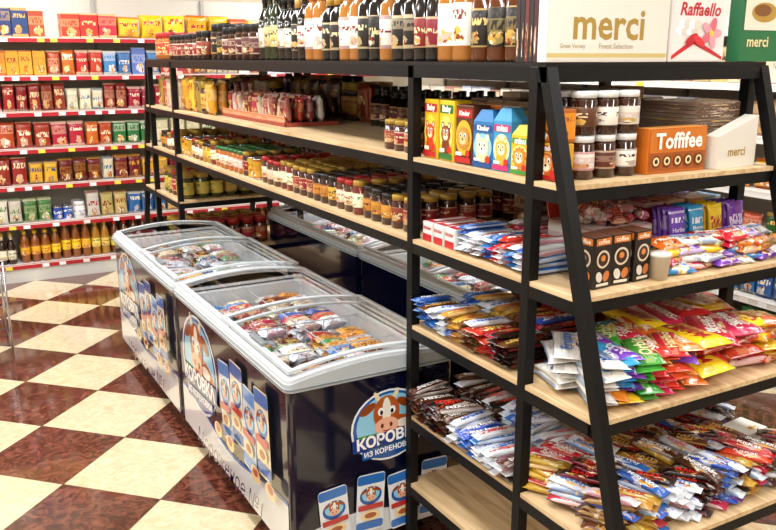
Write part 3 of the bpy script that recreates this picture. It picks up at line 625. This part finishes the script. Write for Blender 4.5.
d=Decal(mb,(.37,-.07,Z),(1,0,0),(0,0,1)); d.rrect(.125,.068,.24,.125,.004,'#cc7420'); d.rrect(.125,.035,.24,.055,.004,'#a05018')
for i in range(5): d.ell(.035+.045*i,.036,.019,.019,'#6a3014'); d.ell(.035+.045*i,.037,.013,.013,'#f0d8a0'); d.ell(.035+.045*i,.037,.007,.007,'#3a180a')
d.txt('Toffifee',.125,.095,.1,'#fffaf0',width=.2,bold=.03); mb.done()
mb=MB('chocolate_bar_stack')
for i in range(16):
    mb.add(box(.20,.26,.012,.001,CARD),X(.745,.125,Z+.0005+i*.0125,R.uniform(-.03,.03)),P(('#5a3a2c','#d8c8b0'),'#9a8070',('#6a4838','#e0d0b8')))
# slant-cut open display tray
a=.10;V=[(-a,-.025,0),(a,-.025,0),(a,.025,0),(-a,.025,0),(-a,-.025,.10),(a,-.025,.16),(a,.025,.16),(-a,.025,.10)]
mb.add(T(V,[(3,2,1,0),(0,1,5,4),(1,2,6,5),(2,3,7,6),(3,0,4,7),(4,5,6,7)],[0]*6,[PLAIN]*6,[(.5,.5)]*24,[False]*6),X(.745,-.06,Z+.0005,.08),P('#ddd8cc'))
d=Decal(mb,(.645,-.0925,Z),(math.cos(.08),math.sin(.08),0),(0,0,1)); d.txt('merci',.10,.05,.03,'#a8873a',width=.09)
mb.done()
mb=MB('wafer_cartons')
for i in range(5): mb.add(box(.095,.12,[.18,.22,.16,.24,.2][i],.002,CARD),X(.40+.1*i,.38,Z+.0005),P([('#6a4a34','#d0c0a8'),('#8a2420','#e8d8b8'),('#3a4a7a','#e8e0c8'),('#c8a040','#5a1a14'),('#5a3a28','#d8c8a8')][i]))
for i in range(4): mb.add(box(.12,.1,.22,.002,CARD),X(.40+.13*i,.55,Z+.0005),P(R.choice([('#8a6a4a','#d8c8a8'),('#4a3a34','#c8b8a0')])))
mb.done()
# ---------------------------------------------------------------- level 4
Z=LV[3]
JS=[('jar',.076,.076,h,p) for h,p in zip((.13,.14,.125,.135,.14,.135,.13,.14,.13,.125),JL)]
ygoods('preserve_jars',.035,.745,2.3,Z,[JS[i] for i in (0,3,5,7,8,2,8,7,1,3)],deep=5,run=(1,2)); ygoods('pickle_jars',.035,2.32,4.3,Z,JS+[('can',.076,.076,.11,P('#c0c0c0',('#c8a020','#a01818'),'#c8c8c8')),('bigjar',.09,.09,.15,P('#8a6a20',('#d8c040','#2a5a1a'),GLD))],deep=4,run=(1,2))
ygoods('canned_goods',.5,.745,4.3,Z,[('can',.076,.076,.11,P('#c0c0c0',('#2a6a3a','#f0e0a0'),'#c8c8c8')),('jar',.076,.076,.14,JL[7]),('can',.076,.076,.11,P('#c0c0c0',('#a82a1c','#f0e0c0'),'#c8c8c8'))],deep=4)
BK=[(('#dce2ea','#2a66c0'),'BOUNTY','#1d55b0'),(('#1c0f0c','#8a1a12'),'MARS','#e8261c'),(('#4a2410','#d8d4cc'),'SNICKERS','#f4f4f4'),(('#c0902e','#e8d89c'),'TWIX','#c01a1c'),(('#2a5fb4','#e8eef8'),'Milky Way','#ffffff'),(('#b01c20','#e4d8c0'),'NUTS','#f8e040'),(('#c81c24','#ffffff'),'KitKat','#ffffff'),(('#5a2a7a','#e0c040'),'PICNIC','#f8d838'),(('#d4d9de','#c02a30'),'kinder','#c01c24'),(('#5a3418','#d8b060'),'NUTS','#e8b860')]
def bar(mb,k,x,y,z,rz,L=.17,w_=.045,t=.02,rx=0,ry=0):
    (c,tx,tc)=BK[k]; mb.add(pillow(L,w_,t,.011,False,FOIL,.05,tx),X(x,y,z,rz,rx,ry),[(C(c[0]),C(c[1])),(C(c[0]),C(c[0])),(C(tc),C(tc))])
def pile_y(name,z,y0,y1,kinds,rows,layers,L=.17,base=0.0):
    mb=MB(name); y=y0+.024; n=0
    nl0=R.randint(*layers)
    while y<y1-.02:
        k=kinds[min(int((y1-y)/(y1-y0)*len(kinds)),len(kinds)-1)]
        if n%3==0: nl0=R.randint(*layers)
        n+=1
        for ri,xr in enumerate(rows):
            nl=nl0+R.randint(-1,0)
            for l in range(nl):
                mess=.04+.045*l
                bar(mb,k if R.random()<.9 else R.choice(kinds),xr+R.uniform(-.014,.014)-(.006*l if ri==0 else 0),y+R.uniform(-.006,.006),z+.002+l*.0175+.003,math.pi+base+R.uniform(-mess,mess),L,rx=R.uniform(-.08,.08),ry=R.uniform(-.06,.03))
        y+=.045
    return mb
mb=MB('kids_chocolate_packs')
for i,y in enumerate((.60,.53,.46)):
    mb.add(box(.19,.062,.07,.002,PLAIN),X(.125,y,Z+.0005),P('#d8d6d2','#dcdcda','#e0dcd8'))
    d=Decal(mb,(.030,y+.03,Z),(0,-1,0),(0,0,1)); d.rrect(.03,.015,.055,.025,.002,'#b81c24'); d.txt('kinder',.03,.05,.02,'#c01c20',width=.05)
    bx(mb,.04,.21,y-.026,y+.026,Z+.0715,Z+.0725,P('#c02028'),PLAIN); bx(mb,.06,.19,y-.012,y+.012,Z+.0726,Z+.0732,P('#f0f0f0'),PLAIN)
for i in range(9):
    nl=R.randint(4,6)
    for l in range(nl):
        bar(mb,[4,8,4,8,6,4,8,8,0][(i+l//3)%9],.12+R.uniform(-.012,.012),.045+i*.044,Z+.004+l*.0175,math.pi+R.uniform(-.13,.13),.19,rx=R.uniform(-.1,.1))
        if i>5: bar(mb,[8,4,0,6][l%4],.33,.045+i*.044,Z+.002+l*.0175,math.pi+R.uniform(-.12,.12),.19)
mb.done()
mb=MB('coffee_candy_boxes')
for i,(x,y,rz) in enumerate(((.125,-.125,.08),(.205,-.12,-.05),(.285,-.12,.1))):
    M_=X(x,y,Z+.0005,rz); h_=.15
    mb.add(box(.072,.072,h_,.002,PLAIN),M_,P('#20140f','#1c120e','#5a3420'))
    for face in range(2):
        if face==0: d=Decal(mb,M_@Vector((-.036,-.036,0)),M_.to_3x3()@Vector((1,0,0)),Vector((0,0,1)))
        else: d=Decal(mb,M_@Vector((-.036,.036,0)),M_.to_3x3()@Vector((0,-1,0)),Vector((0,0,1)))
        d.rrect(.036,h_*.9,.06,.02,.003,'#c8702a'); d.txt('coffee',.036,h_*.9,.01,'#f4e8d0',width=.045)
        d.ell(.036,.085,.026,.026,'#d8c8b0'); d.ell(.036,.085,.02,.02,'#3a2214'); d.ell(.036,.088,.009,.009,'#d8803a')
        d.ell(.022,.035,.012,.016,'#d8d0c4',.4); d.ell(.05,.035,.012,.016,'#c8743a',-.4); d.rrect(.036,.012,.05,.008,.002,'#e0d8c8')
mb.done()
mb=MB('sugar_cup'); mb.add(lathe([(0,0),(.024,0),(.031,.07),(.033,.072),(.031,.08),(0,.08)],[0,0,1,1,1],[PLAIN]*5,20),X(.352,-.165,Z+.0005),P('#c8bca8','#dcd8cc')); mb.done()
CB=[('#d84a2a','#f0e0a0'),('#2a86c0','#e8e8e8'),('#e8c020','#b01c24'),('#7238a8','#e8d8f0'),('#c82434','#f8f0e8'),('#48a03a','#f0f0b8'),('#e0781c','#f8e8c8'),('#e4e0d8','#2a6ab0')]
mb=MB('lollipop_display_box')
bx(mb,.27,.51,.02,.24,Z+.001,Z+.12,P(('#d8d0c8','#a81c28')),CARD,.002)
mb.add(box(.24,.004,.11,0,CARD),X(.39,.235,Z+.12,0,-.3),P(('#b02a34','#e0d4c8')))
for i in range(90): mb.add(pillow(.06,.035,.028,.008,False,FOIL,.1),X(R.uniform(.295,.49),R.uniform(.045,.215),Z+.115+R.uniform(0,.04),R.uniform(0,6),R.uniform(-.5,.5)),P(R.choice([('#b01c28','#f4e0d8'),('#d8d0cc','#c02030'),('#c86a7a','#ffffff'),('#8a3a2a','#f0d0a0')])))
mb.done()
mb=MB('chewing_candy_packs')
TX=['Mentos','Fruttis','MAOAM','Tic','Haribo','Dirol']
def cbag(mb,x,y,z,rz,L=.16,w_=.09,t=.026,rx=0,ry=0,k=None,tx=None):
    c=CB[k] if k is not None else R.choice(CB)
    mb.add(pillow(L,w_,t,.012,False,FOIL,.12,tx or R.choice(TX)),X(x,y,z,rz,rx,ry),[(C(c[0]),C(c[1])),(C(c[0]),C(c[0])),(C(c[1]),C(c[1]))])
for l in range(4):
    for i in range(7):
        cbag(mb,.445+i*.066+R.uniform(-.01,.01),-.13+R.uniform(-.015,.015)+l*.01,Z+.004+l*.023,R.uniform(-.4,.4),.12,.075,rx=R.uniform(0,.25),k=R.randint(0,7))
for i,(x,c) in enumerate(((.57,3),(.66,1),(.75,2),(.845,3))):
    mb.add(box(.086,.10,.075,.0015,CARD),X(x,.0,Z+.0005,R.uniform(-.06,.06)),P(CB[c],CB[c],CB[c]))
    for q in range(4): mb.add(pillow(.14,.075,.02,.01,True,FOIL,.1,R.choice(TX)),X(x,-.035+q*.022,Z+.03,R.uniform(-.1,.1),-.12),P(CB[c],CB[c][0],CB[c][1]))
for i,(x,c) in enumerate(((.58,4),(.68,6),(.78,0),(.86,1))):
    mb.add(box(.086,.09,.17,.0015,CARD),X(x,.125,Z+.0005,R.uniform(-.06,.06)),P(CB[c],CB[c],CB[c]))
mb.done()
mb=MB('chocolate_bar_cartons')
for i in range(19):
    for xx in (.575,.668,.76,.852):
        if i>15 and xx>.8: continue
        mb.add(box(.088,.17,.012,.001,CARD),X(xx+R.uniform(-.005,.005),.30,Z+.0005+i*.0125,R.uniform(-.06,.06)),P(('#5a3a94','#d8d0e4'),'#6a50b0',('#5a3a94','#e8e0f8')))
mb.done()
mb=MB('biscuit_cartons')
for i,c in enumerate((('#5a3a28','#d8c8a8'),('#8a2a1c','#e4d0a0'),('#c8b898','#7a2a14'),('#7a5234','#e4d8c0'))): mb.add(box(.11,.13,[.2,.16,.22,.17][i],.002,CARD),X(.47+.12*i,.54,Z+.0005),P(c))
mb.done()
# ---------------------------------------------------------------- level 3
Z=LV[2]
pile_y('chocolate_bars',Z,.10,.64,[4,0,3,9,5,1],[.11,.285],(5,7)).done()
def front(z): return -sx(z)
mb=MB('candy_bags'); yf=front(Z)
cols=[(.07,7),(.12,1),(.17,3),(.22,5),(.28,4),(.33,0),(.38,6)]
tx={7:'Frutty',1:'Dirol',3:'Bonbon',5:'Orbit',4:'Skittles',6:'Maoam',2:'M&Ms',0:'Haribo'}
for x,k in cols:
    for l in range(6):
        for yy in (yf+.09,yf+.23):
            cbag(mb,x+.035+R.uniform(-.015,.015),yy+R.uniform(-.02,.015),Z+.005+l*.022,math.pi/2-.5+R.uniform(-.3,.3),.19,.085,.026,rx=R.uniform(-.15,.15),ry=R.uniform(-.12,.12),k=k if R.random()<.85 else R.randint(0,7),tx=tx[k])
for x,k in ((.49,2),(.58,4),(.69,4),(.79,2),(.83,0)):
    for l in range(4):
        for yy in (yf+.11,yf+.31):
            cbag(mb,min(x+R.uniform(-.015,.015),.82),yy+R.uniform(-.02,.015),Z+.005+l*.034,-.35+R.uniform(-.35,.35)+(math.pi/2 if l%2 else .3),.23 if x<.75 else .18,.14,.036,rx=R.uniform(-.15,.15),ry=R.uniform(-.12,.12),k=k if R.random()<.85 else R.choice([2,4,0,1]),tx=tx[k])
mb.done()
mb=MB('confectionery_cartons')
for i,(x,w_,h_,c) in enumerate(((.46,.12,.20,('#9a1c20','#e0c8a0')),(.58,.11,.2,('#6a4228','#b88a5a')),(.695,.11,.17,('#8a5a3a','#d8c0a0')),(.80,.09,.22,('#3a6aa0','#e0e0e8')))):
    mb.add(box(w_,.16,h_,.002,CARD),X(x+.01,.34,Z+.0005,R.uniform(-.05,.05)),P(c,c,'#a89070'))
    mb.add(box(w_,.13,.22,.002,CARD),X(x+.01,.53,Z+.0005,R.uniform(-.05,.05)),P(('#5a4030','#b8a080')))
for i in range(6): mb.add(box(.10,.08,.035,.002,CARD),X(.85,.19,Z+.0005+i*.036,R.uniform(-.15,.15)),P(('#2a68a8','#e4e4e4'),('#3a78b8','#f0f0f0')))
mb.done()
# ---------------------------------------------------------------- level 2
Z=LV[1]
pile_y('chocolate_bars',Z,.05,.64,[2,1,2,0,4,0,8],[.08,.275],(5,8),.18).done()
mb=MB('chocolate_bars'); yf=front(Z)
ks=[3,9,3,4,0,8,0,1,2,4,0,3,6,2,0,8,1,5]
x=.06
while x<W-.04:
    for yi,yy in enumerate((yf+.09,yf+.23,yf+.36)):
        k=ks[int(x/W*len(ks)+yi*5)%len(ks)]
        for l in range(R.randint(5,7)):
            if x>.76 and yi==1: continue
            bar(mb,k if R.random()<.8 else R.randint(0,9),min(max(x+R.uniform(-.015,.015),.075),W-.07),yy+R.uniform(-.02,.018),Z+.006+l*.0175,-math.pi/2+.4+R.uniform(-.3,.3),.16,rx=R.uniform(-.13,.13),ry=R.uniform(-.1,.1))
    x+=.046
mb.add(box(.12,.10,.10,.002,CARD),X(.83,yf+.225,Z+.0005,.1),P(('#e4e2dc','#b8b0a0'),'#dcdad4','#e8e6e0'))
mb.done()
mb=MB('gum_cartons')
for i in range(3):
    for l in range(4): mb.add(box(.13,.1,.05,.002,CARD),X(.84-.15*i,.20+.01*i,Z+.0005+.0505*l),P(R.choice([('#b83028','#e4d8c8'),('#d8b030','#7a2014'),('#d8d8d4','#2a66b0'),('#d8d8d4','#c02a30')])))
mb.done()
for z,nm in ((LV[2],'pickle_jars'),(LV[1],'pickle_jars')):
    ygoods(nm,.04,3.78,4.32,z,[('bigjar',.1,.1,.18,P('#3a3a14',('#b8a040','#2a5a1a'),GLD)),('bigjar',.1,.1,.18,P('#4a1a0e',('#a83020','#e0d0a0'),'#a02018'))],deep=6)
# ---------------------------------------------------------------- wire rack at far left
mb=MB('wire_display_rack')
def tube(mb,a,b,r,pal,mat=CHROME):
    a=Vector(a);b=Vector(b);d=b-a; q=d.to_track_quat('Z','Y').to_matrix().to_4x4()
    mb.add(lathe([(0,0),(r,0),(r,d.length),(0,d.length)],[0]*3,[mat]*3,8),Matrix.Translation(a)@q,pal)
CP=P('#c8ccd0')
for z in (.06,.32,.6):
    for i in range(7): tube(mb,(-1.6+.08*i,3.9,z),(-1.6+.08*i,4.26,z),.003,CP)
    for y in (3.9,4.26): tube(mb,(-1.6,y,z),(-1.12,y,z),.004,CP)
for x in (-1.6,-1.12):
    for y in (3.9,4.26): tube(mb,(x,y,0),(x,y,.62),.007,CP)
mb.done()
# ---------------------------------------------------------------- camera
cam=bpy.data.cameras.new('camera'); cam.sensor_width=36; cam.lens=38.04; cam.clip_start=.05
co=bpy.data.objects.new('camera',cam); co.location=(-1.493,-1.799,1.9); co.rotation_euler=(math.radians(75.8),0,math.radians(-29.6))
bpy.context.scene.collection.objects.link(co); bpy.context.scene.camera=co
bpy.context.scene.view_settings.view_transform='Standard'
